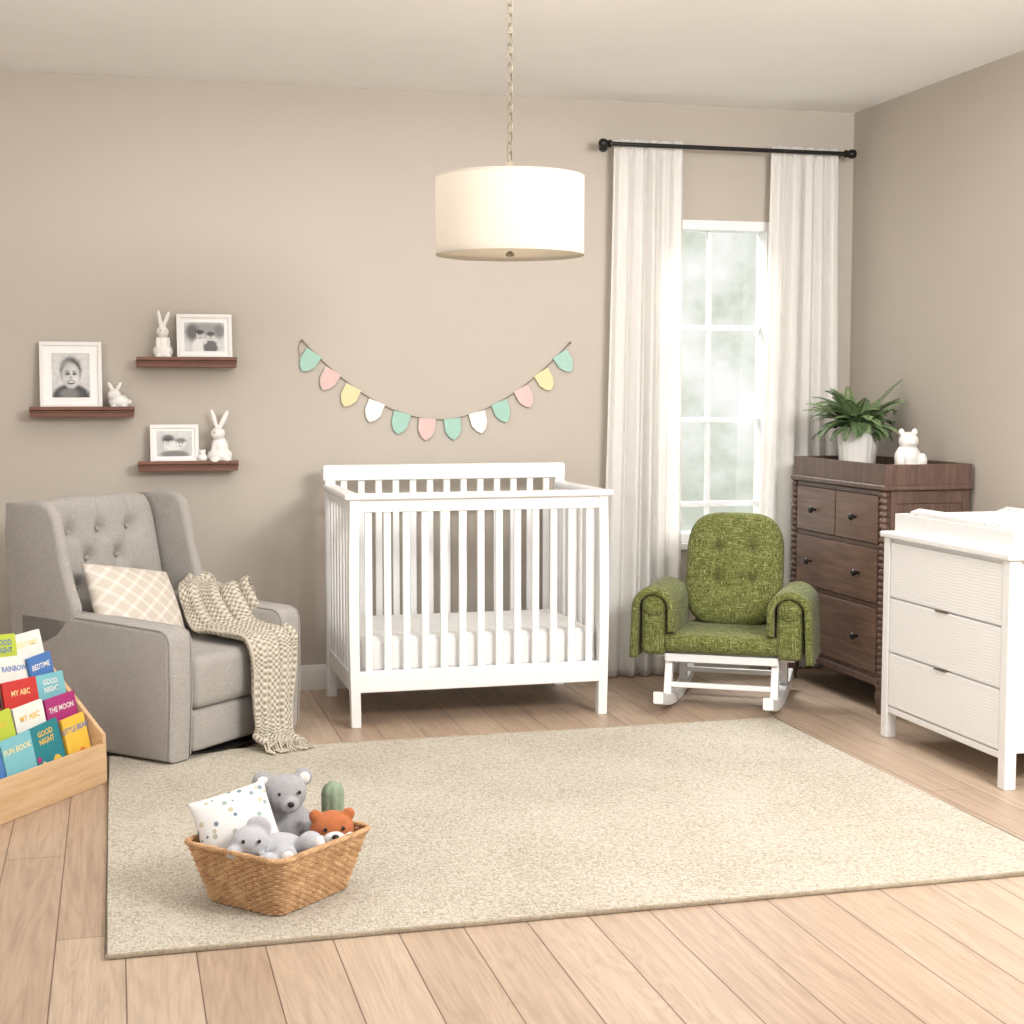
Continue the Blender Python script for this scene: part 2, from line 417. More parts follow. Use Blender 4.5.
# ================================================================ BROWN DRESSER
def brown():
    e=empty('wooden_dresser',(3.265,6.075,0))
    x0,x1,y0,y1=-.2,.2,-.435,.435
    B=M['brownZ'];F=M['brownY']
    bm=bmesh.new()
    addbox(bm,x0+.01,x1,y0+.01,y1-.01,.13,.935,.003)
    addbox(bm,x0-.012,x1+.002,y0-.012,y1+.008,.935,.957,.006,3)
    addbox(bm,x0-.006,x1-.002,y0-.004,y1+.004,.115,.145,.005)
    for a in((x0+.03,x0+.06),(x1-.04,x1-.005)): addbox(bm,a[0],a[1],y0+.003,y0+.02,.146,.934,.002)
    addbox(bm,x0+.06,x1-.04,y0+.004,y0+.02,.88,.934,.002);addbox(bm,x0+.06,x1-.04,y0+.004,y0+.02,.146,.20,.002)
    obj(bm,'carcass',B,e,wn=True)
    bm=bmesh.new()
    yy0=y0+.045;yy1=y1-.045
    rows=[(.71,.91,2),(.46,.685,1),(.165,.435,1)]
    for z0,z1,n in rows:
        for k in range(n):
            a=yy0+(yy1-yy0)*k/n+.004;b=yy0+(yy1-yy0)*(k+1)/n-.004
            addbox(bm,x0-.004,x0+.02,a,b,z0,z1,.004)
    obj(bm,'drawers',F,e,wn=True)
    bm=bmesh.new()
    for z in (.6975,.4475,.155,.922):
        addbox(bm,x0+.002,x0+.02,yy0,yy1,z-.009,z+.009,.002)
    obj(bm,'front_rails',B,e,wn=True)
    bm=bmesh.new()
    foot=[(.012,0),(.016,.004),(.014,.02),(.02,.05),(.026,.085),(.02,.1),(.024,.11),(.024,.125)]
    for (x,y) in ((x0+.008,y0+.016),(x0+.008,y1-.016)):
        prof=[];nb=30
        for i in range(nb*6+1):
            z=.13+.80*i/(nb*6);prof.append((.013+.008*abs(math.sin(pi*i/6)),z))
        addlathe(bm,prof,14,Matrix.Translation((x,y,0)))
        addlathe(bm,foot,16,Matrix.Translation((x,y,0)))
    for (x,y) in ((x1-.025,y0+.02),(x1-.025,y1-.02)): addlathe(bm,foot,16,Matrix.Translation((x,y,0)))
    obj(bm,'bobbin_posts',B,e)
    bm=bmesh.new()
    def knob(y,z):
        addlathe(bm,[(.006,0),(.006,.014),(.014,.02),(.016,.027),(.011,.034),(.002,.036)],18,TR((x0-.003,y,z),(0,-pi/2,0)))
    c=(yy0+yy1)/2
    for s in(-1,1):
        knob(c+s*(yy1-yy0)/4,.81)
        knob(c+s*(yy1-yy0)/3.4,.573);knob(c+s*(yy1-yy0)/3.4,.30)
    obj(bm,'knobs',M['black'],e)
    t=.016
    boxes(e,'changing_tray',[(x0,x0+t,y0-.004,y1,.957,1.043),(x1-t,x1,y0-.004,y1,.957,1.043),(x0+t,x1-t,y0-.004,y0+t,.957,1.043),(x0+t,x1-t,y1-t,y1,.957,1.043)],B,.001)
brown()
# ================================================================ WHITE DRESSER
def ribbed():
    m,nt,b=newmat('fine_ribbed_lacquer');v=coords(nt)
    w=nt.nodes.new('ShaderNodeTexWave');w.bands_direction='Z';w.inputs['Scale'].default_value=28;w.inputs['Distortion'].default_value=0
    sp=nt.nodes.new('ShaderNodeSeparateXYZ');nt.links.new(v,sp.inputs[0])
    cb=nt.nodes.new('ShaderNodeCombineXYZ')
    z=mth(nt,'ADD',sp.outputs[2],mth(nt,'MULTIPLY',mth(nt,'SINE',mth(nt,'MULTIPLY',sp.outputs[1],60)),.0012))
    nt.links.new(z,cb.inputs[2]);nt.links.new(cb.outputs[0],w.inputs[0])
    b.inputs['Base Color'].default_value=lin((238,237,236));b.inputs['Roughness'].default_value=.5
    bump(nt,b,w.outputs[0],.22,.003);return m
def dotm():
    m,nt,b=newmat('dotted_pad_fabric');v=coords(nt)
    vo=nt.nodes.new('ShaderNodeTexVoronoi');vo.inputs['Scale'].default_value=26;nt.links.new(v,vo.inputs[0])
    c=ramp(nt,vo.outputs['Distance'],[(.14,lin((194,198,200))),(.2,lin((236,235,233)))])
    nt.links.new(c,b.inputs['Base Color']);b.inputs['Roughness'].default_value=.9;return m
dots=dotm()
def whited():
    e=empty('changing_table_dresser',(3.17,4.87,0))
    W=M['white'];x0,x1,y0,y1=-.29,.295,-.43,.43
    bm=bmesh.new()
    addbox(bm,x0+.02,x1-.01,y0+.02,y1-.02,.12,.78,.003)
    for x in(x0,x1-.045):
        for y in (y0,y1-.045): addbox(bm,x,x+.045,y,y+.045,0,.783,.005)
    addbox(bm,x0-.012,x1,y0-.012,y1+.012,.782,.806,.006,3)
    addbox(bm,x0+.006,x0+.03,y0+.045,y1-.045,.10,.125,.004)
    obj(bm,'carcass',W,e,wn=True)
    bm=bmesh.new()
    for z0,z1 in((.555,.765),(.342,.548),(.13,.335)):
        addbox(bm,x0+.004,x0+.03,y0+.05,y1-.05,z0,z1,.004)
    obj(bm,'drawers',ribbed(),e,wn=True)
    bm=bmesh.new()
    for z in(.549,.336):
        addbox(bm,x0-.003,x0+.01,-.04,.04,z-.003,z+.002,.001)
    obj(bm,'pulls',M['brass'],e)
    t=.016;a,b,c,d=x0+.03,x1-.02,y0+.03,y1-.03
    boxes(e,'changing_tray',[(a,a+t,c,d,.806,.875),(b-t,b,c,d,.806,.875),(a+t,b-t,c,c+t,.806,.875),(a+t,b-t,d-t,d,.806,.875)],W,.001)
    p=empty('changing_pad',(3.178,4.87,.806))
    bm=bmesh.new()
    addpoly(bm,[(-.22,.002),(.22,.002),(.23,.04),(.225,.08),(.19,.09),(.12,.065),(0,.055),(-.12,.065),(-.19,.09),(-.225,.08),(-.23,.04)],'Y',-.37,.37,.015,3)
    obj(bm,'pad',dots,p,ang=60)
whited()
# ================================================================ ARMCHAIR
CX,CY=.147,6.0
def armchair():
    e=empty('wingback_recliner',(CX,CY,0),pi/4)
    G=M['grey'];hw=.372
    bm=bmesh.new()
    for s in(-1,1):
        a,b=sorted((s*hw,s*(hw-.12)))
        pts=[(-.395,.018),(-.41,.25),(-.41,.455),(-.398,.485),(-.365,.50),(-.1,.512),(.36,.53),(.36,.018)]
        addpoly(bm,pts,'X',a,b,.026,4)
    obj(bm,'arms',G,e,ang=50)
    bm=bmesh.new()
    for s in(-1,1):
        a,b=sorted((s*(hw+.0),s*(hw-.052)))
        pts=[(.40,.30),(.14,.42),(.06,.50),(.06,.55),(.09,.62),(.12,.72),(.14,.82),(.16,.89),(.19,.925),(.25,.937),(.42,.925),(.43,.8)]
        addpoly(bm,pts,'X',a,b,.022,4)
    obj(bm,'wings',G,e,ang=50)
    bm=bmesh.new();addpoly(bm,[(.30,.03),(.40,.03),(.43,.5),(.43,.9),(.41,.915),(.37,.915),(.31,.4)],'X',-.345,.345,.02,3);obj(bm,'back_shell',G,e,ang=50)
    bm=bmesh.new()
    dims=[(-.16,.14),(0,.14),(.16,.14),(-.08,.03),(.08,.03),(-.16,-.08),(0,-.08),(.16,-.08)]
    sm=[]
    for i,a in enumerate(dims):
        for b in dims[i+1:]:
            if .05<abs(a[0]-b[0])<.1 and .05<abs(a[1]-b[1])<.15: sm.append((a[0],a[1],b[0],b[1]))
    for x in(-.16,0,.16): sm.append((x,.14,x,.27))
    R=TR((0,.330,.655),(math.radians(90-11),0,0))
    cushion(bm,.64,.56,.16,.10,9,.3,dims,.030,.030,64,R,seams=sm,sd=.008)
    obj(bm,'tufted_back',G,e,ang=180)
    bm=bmesh.new()
    for d in dims: addell(bm,R@Vector((d[0],d[1],.042)),(.010,.010,.010))
    obj(bm,'buttons',G,e)
    bm=bmesh.new();addbox(bm,-.25,.25,-.42,.30,.19,.385,.04,5);obj(bm,'seat_cushion',G,e,ang=60)
    bm=bmesh.new();addbox(bm,-.25,.25,-.405,-.30,.035,.188,.02,4);addbox(bm,-.26,.26,-.32,.33,.035,.2,.01);obj(bm,'footrest',G,e,ang=60)
    bm=bmesh.new();addlathe(bm,[(.36,.013),(.365,.016),(.365,.022),(.33,.026),(.1,.03),(.1,.05)],48,Matrix.Translation((0,-.06,0)));obj(bm,'swivel_base',M['black'],e)
    bm=bmesh.new()
    for s in(-1,1):
        for xx in (s*(hw-.005),s*(hw-.115)):
            addtube(bm,[(xx,-.392,.03),(xx,-.405,.25),(xx,-.404,.452),(xx,-.392,.48),(xx,-.362,.495),(xx,-.1,.507),(xx,.06,.512)],.003,6)
    obj(bm,'piping',G,e)
    p=empty('checked_throw_pillow',(0,0,0));
    m,nt,b=newmat('pillow_lattice');v=coords(nt,'UV');sp=nt.nodes.new('ShaderNodeSeparateXYZ');nt.links.new(v,sp.inputs[0])
    fs=[]
    for op in('ADD','SUBTRACT'):
        t=mth(nt,'FRACT',mth(nt,'ADD',mth(nt,'MULTIPLY',mth(nt,op,sp.outputs[0],sp.outputs[1]),5),10))
        fs.append(mth(nt,'LESS_THAN',mth(nt,'ABSOLUTE',mth(nt,'SUBTRACT',t,.5)),.14))
    c=mixc(nt,mth(nt,'MULTIPLY',mth(nt,'ADD',fs[0],fs[1]),.5),lin((200,190,177)),lin((224,218,209)))
    nt.links.new(c,b.inputs['Base Color']);b.inputs['Roughness'].default_value=.9
    bump(nt,b,noise(nt,coords(nt),300,2),.4,.002)
    bm=bmesh.new();uv=bm.loops.layers.uv.new('UVMap')
    cushion(bm,.42,.34,.14,-.06,2.4,.5,n=30,uvl=uv)
    obj(bm,'pillow',m,p,ang=180)
    p.matrix_world=TR((CX,CY,0),(0,0,pi/4))@TR((-.075,.035,.515),(math.radians(58),math.radians(10),math.radians(-4)))
armchair()
def throw():
    e=empty('knit_throw_blanket',(CX,CY,0),pi/4)
    m,nt,b=newmat('chunky_knit');v=coords(nt,'UV')
    sp=nt.nodes.new('ShaderNodeSeparateXYZ');nt.links.new(v,sp.inputs[0])
    U=mth(nt,'MULTIPLY',sp.outputs[0],24*pi);V=mth(nt,'MULTIPLY',sp.outputs[1],104*pi)
    a=mth(nt,'SINE',U);c=mth(nt,'SINE',V)
    h=mth(nt,'ADD',mth(nt,'MULTIPLY',mth(nt,'MULTIPLY',a,c),.5),.5)
    nz=noise(nt,coords(nt),40,2)
    col=ramp(nt,mth(nt,'ADD',h,mth(nt,'MULTIPLY',mth(nt,'SUBTRACT',nz,.5),.3)),[(.05,lin((150,138,121))),(.4,lin((188,178,161))),(.85,lin((216,209,196)))])
    nt.links.new(col,b.inputs['Base Color']);b.inputs['Roughness'].default_value=.95;bump(nt,b,h,1,.006)
    path=[Vector(p) for p in [(.40,.03,.46),(.374,.0,.525),(.30,-.04,.545),(.245,-.09,.54),(.20,-.15,.49),(.17,-.22,.43),(.145,-.32,.412),(.135,-.40,.405),(.125,-.44,.375),(.12,-.455,.30),(.105,-.465,.2),(.095,-.48,.1),(.075,-.515,.035),(.04,-.60,.02)]]
    def cr(t):
        i=min(int(t),len(path)-2);f=t-i
        p0,p1,p2,p3=path[max(i-1,0)],path[i],path[i+1],path[min(i+2,len(path)-1)]
        return .5*((2*p1)+(-p0+p2)*f+(2*p0-5*p1+4*p2-p3)*f*f+(-p0+3*p1-3*p2+p3)*f**3)
    nu,nv=44,120;G={}
    bm=bmesh.new();uv=bm.loops.layers.uv.new('UVMap')
    edge=[]
    for j in range(nv+1):
        s=j/nv;t=s*(len(path)-1);c=cr(min(t,len(path)-1.001));d=(cr(min(t+.05,len(path)-1.001))-cr(max(t-.05,0))).normalized()
        wdir=Vector((.35,1,0)).lerp(Vector((-1,0.0,0)),min(1,max(0,(s-.1)/.5)))
        wdir=(wdir-d*wdir.dot(d)).normalized();nrm=d.cross(wdir).normalized()
        if nrm.z<0 and s<.6: nrm=-nrm
        if s>=.6 and nrm.y>0: nrm=-nrm
        if s>.93: 
            if nrm.z<0: nrm=-nrm
        W=.27+.03*math.sin(s*5)-.07*max(0,s-.5)
        for i in range(nu+1):
            u=i/nu-.5
            fold=.013*math.sin(u*24+s*3)+.006*math.sin(u*45+s*7)
            off=.014+fold*(.5+.6*s)
            p=c+wdir*(u*W+.012*math.sin(s*9+u*2))+nrm*off
            if p.z<.022:p.z=.022
            G[i,j]=bm.verts.new(p)
            if j==nv and i%2==0: edge.append((p.copy(),d.copy()))
    for i in range(nu):
        for j in range(nv):
            f=bm.faces.new((G[i,j],G[i+1,j],G[i+1,j+1],G[i,j+1]))
            for l,(a,b2) in zip(f.loops,((i,j),(i+1,j),(i+1,j+1),(i,j+1))): l[uv].uv=(a/nu,b2/nv)
    o=obj(bm,'throw',m,e,ang=180)
    sm=o.modifiers.new('s','SOLIDIFY');sm.thickness=.01;sm.offset=1
    bm=bmesh.new();random.seed(4)
    for p,d in edge:
        q=p.copy();pts=[q.copy()]
        dd=Vector((d.x+random.uniform(-.3,.3),d.y,0)).normalized()
        for k in range(4):
            q=q+dd*.014;q.z=.02;pts.append(q.copy())
        addtube(bm,pts,[.004,.004,.0035,.004,.003],5)
    obj(bm,'fringe',plain('fringe_yarn',(196,186,170),.95),e,ang=180)
throw()
# ================================================================ GREEN ROCKER
def rocker():
    e=empty('rocking_chair',(2.555,6.06,0),-math.radians(31))
    g=M['green'];W=M['white']
    bm=bmesh.new()
    for s in(-1,1):
        x=s*.225
        pts=[]
        for i in range(29):
            y=-.42+.78*i/28;z=.02+.34*(y)**2;pts.append((y,z))
        top=[(y,z+.03) for y,z in pts]
        low=[(y,z-.02) for y,z in pts]
        addpoly(bm,low+top[::-1],'X',x-.022,x+.022,.006)
        addpoly(bm,[(-.225,.05),(-.18,.05),(-.13,.25),(-.17,.25)],'X',x-.016,x+.016,.005)
        addpoly(bm,[(.165,.05),(.21,.05),(.185,.25),(.145,.25)],'X',x-.016,x+.016,.005)
        addbox(bm,x-.016,x+.016,-.2,.2,.20,.235,.004)
        addbox(bm,s*.285-.015,s*.285+.015,-.12,-.09,.22,.42,.004)
        addbox(bm,s*.285-.015,s*.285+.015,.08,.11,.22,.42,.004)
    addbox(bm,-.30,.30,-.12,-.09,.205,.233,.004)
    addbox(bm,-.30,.30,.08,.11,.205,.233,.004)
    addbox(bm,-.235,.235,-.205,-.18,.20,.235,.004)
    addbox(bm,-.225,.225,-.205,-.185,.09,.112,.004)
    addbox(bm,-.225,.225,.17,.19,.09,.112,.004)
    addbox(bm,-.18,-.15,.19,.215,.22,.62,.004);addbox(bm,.15,.18,.19,.215,.22,.62,.004)
    obj(bm,'frame',W,e,wn=True)
    bm=bmesh.new();addbox(bm,-.245,.245,-.235,.20,.24,.325,.034,5);obj(bm,'seat_cushion',g,e,ang=60)
    bm=bmesh.new()
    dims=[(-.075,.09),(.075,.09),(-.075,-.05),(.075,-.05)]
    sm=[(-.075,.09,.075,.09),(-.075,-.05,.075,-.05),(-.075,.09,-.075,-.05),(.075,.09,.075,-.05),(-.075,.09,-.085,.22),(.075,.09,.085,.22),(-.075,.09,-.2,.10),(.075,.09,.2,.10),(-.075,-.05,-.2,-.06),(.075,-.05,.2,-.06),(-.075,-.05,-.085,-.2),(.075,-.05,.085,-.2)]
    R=TR((0,.195,.555),(math.radians(90-14),0,0))
    cushion(bm,.43,.51,.14,.32,7,.3,dims,.024,.016,64,R,seams=sm,sd=.007)
    obj(bm,'back_cushion',g,e,ang=180)
    for s,nm in((-1,'arm_pad_a'),(1,'arm_pad_b')):
        cx=s*.285;R0=.092;t=.03
        out=[];inn=[];zt=.43
        for i in range(17):
            a=pi*i/16
            out.append((cx+R0*math.cos(a),zt+R0*math.sin(a)*.98));inn.append((cx+(R0-t)*math.cos(a),zt+(R0-t)*math.sin(a)*.93))
        ko=1.1
        zr=.215 if s>0 else .33;zl=.33 if s>0 else .215
        kr=ko if s>0 else 1;kl=ko if s<0 else 1
        poly=[(cx+R0*kr,zr)]+out+[(cx-R0*kl,zl),(cx-R0*kl+t,zl)]+inn[::-1]+[(cx+R0*kr-t,zr)]
        bm=bmesh.new();addpoly(bm,poly,'Y',-.25,.15,.013,4)
        addbox(bm,cx-.056,cx+.056,-.225,.14,.225,.44,.03,4)
        addlathe(bm,[(.0,0),(.035,0),(.05,.012),(.055,.03),(.055,.36)],24,TR((cx,-.236,.44),(-pi/2,0,0)))
        obj(bm,nm,g,e,ang=50)
rocker()
# ================================================================ SHELVES / FRAMES / BUNNIES
def shelf(x0,x1,z):
    e=empty('picture_ledge_shelf',((x0+x1)/2,YB,z));w=(x1-x0)/2
    boxes(e,'ledge',[(-w,w,-.10,0,-.024,-.012),(-w+.002,w-.002,-.092,0,-.045,-.02),(-w,w,-.10,-.09,-.02,.0)],M['walnut'],.002)
shelf(.095,.52,1.492);shelf(-.345,.085,1.28);shelf(.095,.52,1.045)
M['mat_board']=plain('mat_board',(240,239,237),.8)
M['fr']=plain('frame_white',(230,227,223),.4)
def photomat(name,iw,ih,cz,shapes,base=.72):
    m,nt,b=newmat(name);sp=nt.nodes.new('ShaderNodeSeparateXYZ');nt.links.new(coords(nt),sp.inputs[0])
    nz=noise(nt,coords(nt),90,4)
    U=mth(nt,'ADD',mth(nt,'DIVIDE',sp.outputs[0],iw/2),mth(nt,'MULTIPLY',mth(nt,'SUBTRACT',nz,.5),.2))
    V=mth(nt,'DIVIDE',mth(nt,'SUBTRACT',sp.outputs[2],cz),ih/2)
    val=mth(nt,'ADD',base-.2,mth(nt,'MULTIPLY',noise(nt,coords(nt),45,3),.4))
    for cx,cy,rx,ry,g,soft in shapes:
        d=mth(nt,'SQRT',mth(nt,'ADD',mth(nt,'POWER',mth(nt,'DIVIDE',mth(nt,'SUBTRACT',U,cx),rx),2),mth(nt,'POWER',mth(nt,'DIVIDE',mth(nt,'SUBTRACT',V,cy),ry),2)))
        mr=nt.nodes.new('ShaderNodeMapRange');mr.interpolation_type='SMOOTHSTEP'
        mr.inputs[1].default_value=1+soft;mr.inputs[2].default_value=1-soft;mr.inputs[3].default_value=0;mr.inputs[4].default_value=1
        nt.links.new(d,mr.inputs[0])
        k=mr.outputs[0]
        val=mth(nt,'ADD',mth(nt,'MULTIPLY',val,mth(nt,'SUBTRACT',1,k)),mth(nt,'MULTIPLY',k,g))
    cb=nt.nodes.new('ShaderNodeCombineColor')
    for i,s in enumerate((1,.985,.96)): nt.links.new(mth(nt,'MULTIPLY',val,s),cb.inputs[i])
    nt.links.new(cb.outputs[0],b.inputs['Base Color']);b.inputs['Roughness'].default_value=.35
    return m
baby=[(0,-1.0,1.0,.6,.06,.15),(-.1,-.85,.5,.25,.2,.4),(0,.2,.56,.62,.10,.2),(-.2,.4,.3,.25,.3,.6),(0,-.02,.46,.58,.50,.12),(.14,-.05,.26,.4,.66,.6),(-.47,0,.08,.13,.4,.3),(.47,0,.08,.13,.4,.3),
 (-.18,.06,.12,.07,.09,.6),(.18,.06,.12,.07,.09,.6),(-.18,.18,.13,.03,.22,.5),(.18,.18,.13,.03,.22,.5),(0,-.1,.07,.07,.32,.7),(0,-.32,.2,.10,.09,.4),(0,-.30,.15,.04,.75,.4),(-.28,-.17,.10,.10,.6,.8),(.28,-.17,.10,.10,.68,.8)]
fam=[(0,.5,1,.5,.30,.5),(-.6,.3,.3,.6,.12,.5),(.75,.4,.25,.5,.2,.5),(-.25,-.7,.38,.55,.75,.2),(.3,-.75,.36,.5,.12,.2),(-.22,.1,.2,.3,.55,.2),(-.22,.32,.2,.16,.06,.3),(.3,.0,.18,.27,.6,.2),(.3,.2,.2,.16,.08,.3),(-.28,.12,.03,.04,.1,.5),(-.15,.12,.03,.04,.1,.5),(.25,.02,.03,.04,.1,.5),(.36,.02,.03,.04,.1,.5),(-.21,-.06,.07,.03,.2,.5),(.3,-.12,.07,.03,.2,.5),(.0,-.4,.12,.12,.6,.3)]
fam2=[(0,-.3,1,.8,.5,.5),(-.35,.35,.35,.35,.12,.4),(-.1,-.2,.5,.4,.7,.3),(-.38,.1,.2,.28,.6,.2),(-.38,.32,.2,.14,.08,.3),(.35,.0,.3,.38,.64,.2),(.35,.25,.3,.18,.2,.3),(.25,.02,.04,.05,.08,.4),(.45,.02,.04,.05,.08,.4),(.35,-.2,.09,.04,.25,.4),(-.45,.12,.03,.04,.1,.5),(-.32,.12,.03,.04,.1,.5),(0,-.85,.8,.3,.2,.3)]
def frame(cx,zb,w,h,iw,ih,kind,y=-.055):
    e=empty('picture_frame',(cx,YB+y,zb))
    e.rotation_euler=(math.radians(-7),0,0)
    b=.016
    boxes(e,'border',[(-w/2,w/2,-.01,.01,0,b),(-w/2,w/2,-.01,.01,h-b,h),(-w/2,-w/2+b,-.01,.01,b,h-b),(w/2-b,w/2,-.01,.01,b,h-b)],M['fr'],.001)
    box(e,'mat_board',-w/2+b,w/2-b,-.003,.006,b,h-b,M['mat_board'],0)
    box(e,'photograph',-iw/2,iw/2,-.0045,-.003,h/2-ih/2,h/2+ih/2,photomat('bw_photo_%d'%kind,iw,ih,h/2,[baby,fam,fam2][kind],.6),0)
frame(-.175,1.271,.255,.285,.155,.19,0)
frame(.385,1.483,.235,.195,.17,.125,1)
frame(.25,1.036,.205,.165,.15,.11,2)
def bunny(x,zb,H,kind,y=-.05,name='bunny_figurine'):
    e=empty(name,(x,YB+y,zb))
    k=H
    E=[]
    if kind==0:
        E=[((0,0,.16*k),(.20*k,.16*k,.17*k)),((0,0,.30*k),(.14*k,.12*k,.2*k)),((0,-.02*k,.55*k),(.125*k,.13*k,.12*k)),((0,-.1*k,.53*k),(.055*k,.05*k,.045*k)),
           ((-.05*k,.02*k,.8*k),(.042*k,.03*k,.2*k),(0,-.15,0)),((.07*k,.02*k,.78*k),(.042*k,.03*k,.2*k),(0,.35,0)),
           ((-.09*k,-.1*k,.05*k),(.08*k,.1*k,.05*k)),((.09*k,-.1*k,.05*k),(.08*k,.1*k,.05*k)),((-.11*k,-.08*k,.33*k),(.035*k,.04*k,.12*k)),((.11*k,-.08*k,.33*k),(.035*k,.04*k,.12*k))]
    elif kind==1:
        E=[((0,0,.26*k),(.36*k,.25*k,.27*k)),((-.15*k,-.06*k,.5*k),(.24*k,.2*k,.22*k)),((-.27*k,0,.8*k),(.07*k,.05*k,.2*k),(0,-.5,0)),((-.0*k,0,.8*k),(.07*k,.05*k,.2*k),(0,.5,0)),
           ((.36*k,.05*k,.25*k),(.1*k,.1*k,.1*k)),((-.2*k,-.15*k,.07*k),(.1*k,.14*k,.07*k)),((.2*k,-.15*k,.07*k),(.12*k,.14*k,.07*k))]
    elif kind==2:
        E=[((0,0,.14*k),(.23*k,.17*k,.15*k)),((.0,0,.3*k),(.16*k,.13*k,.2*k)),((-.03*k,-.02*k,.54*k),(.135*k,.13*k,.125*k)),((-.1*k,-.07*k,.52*k),(.055*k,.055*k,.05*k)),
           ((-.09*k,.02*k,.81*k),(.045*k,.03*k,.2*k),(0,-.28,0)),((.08*k,.02*k,.80*k),(.05*k,.03*k,.2*k),(0,.45,0)),((-.1*k,-.1*k,.05*k),(.1*k,.12*k,.05*k)),((.13*k,-.08*k,.05*k),(.09*k,.12*k,.05*k)),((-.11*k,-.06*k,.3*k),(.04*k,.05*k,.13*k),(0,.4,0))]
    elif kind==3:
        E=[((0,0,.35*k),(.4*k,.35*k,.36*k)),((0,-.05*k,.75*k),(.26*k,.25*k,.22*k)),((-.18*k,0,.93*k),(.08*k,.06*k,.08*k)),((.18*k,0,.93*k),(.08*k,.06*k,.08*k))]
    blob(e,'body',E,M['cream'],max(.0025,H*.014),3)
    bm=bmesh.new()
    hd={0:(0,-.135,.57),1:(-.15,-.25,.53),2:(-.05,-.13,.57),3:(0,-.29,.78)}[kind]
    for s in(-1,1): addell(bm,(hd[0]*k+s*.045*k,hd[1]*k,hd[2]*k),(.012*k,.01*k,.012*k),n=8)
    obj(bm,'eyes',M['dark'],e)
bunny(.208,1.480,.215,0,-.055)
bunny(.02,1.268,.12,1,-.055)
bunny(.442,1.033,.235,2,-.055)
bunny(.366,1.033,.06,3,-.06,'bear_figurine')
# ================================================================ BUNTING
def bunting():
    e=empty('pennant_banner',(1.43,YB-.008,0))
    cols=[(160,196,182),(214,184,178),(218,208,164),(230,228,225),(160,196,182),(214,184,178),(160,196,182),(230,228,225),(160,196,182),(214,186,182),(218,208,164),(164,198,186)]
    ms=[plain('felt_%d'%i,c,.95,.03,30,.3,.002,200) for i,c in enumerate(cols)]
    f=lambda x:1.215+.335*(abs(x)/.6)**1.9*(1 if x<0 else .99)
    bm=bmesh.new()
    addtube(bm,[(x/100.,0,f(x/100.)) for x in range(-62,63,2)],.0022,6)
    addtube(bm,[(-.62,0,f(.62)),(-.635,0,f(.62)-.03),(-.63,0,f(.62)-.07)],.0015,6)
    for s in(-1,1): addlathe(bm,[(.003,-.008),(.003,.004),(.006,.005),(.006,.007)],12,TR((s*.62,0,f(.62)),(pi/2,0,0)))
    obj(bm,'string',M['string'],e)
    xs=[-.565,-.48,-.39,-.285,-.17,-.055,.06,.175,.28,.385,.48,.57]
    bm=bmesh.new()
    for i,x in enumerate(xs):
        a=math.atan((f(x+.01)-f(x-.01))/.02)*.75
        w=.039;hh=.10
        shape=[(-w,0),(w,0),(w*.98,-.055),(w*.55,-.085),(0,-hh),(-w*.55,-.085),(-w*.98,-.055)]
        addpoly(bm,shape,'Y',-.003,.003,.001,1,mi=i,M4=Matrix.Translation((x,-.003,f(x)+.002))@Euler((0,-a,0)).to_matrix().to_4x4())
    o=obj(bm,'flags',ms,e,smooth=False)
    for p in o.data.polygons:
        x=p.center.x;k=min(range(12),key=lambda q:abs(xs[q]-x));p.material_index=k
bunting()
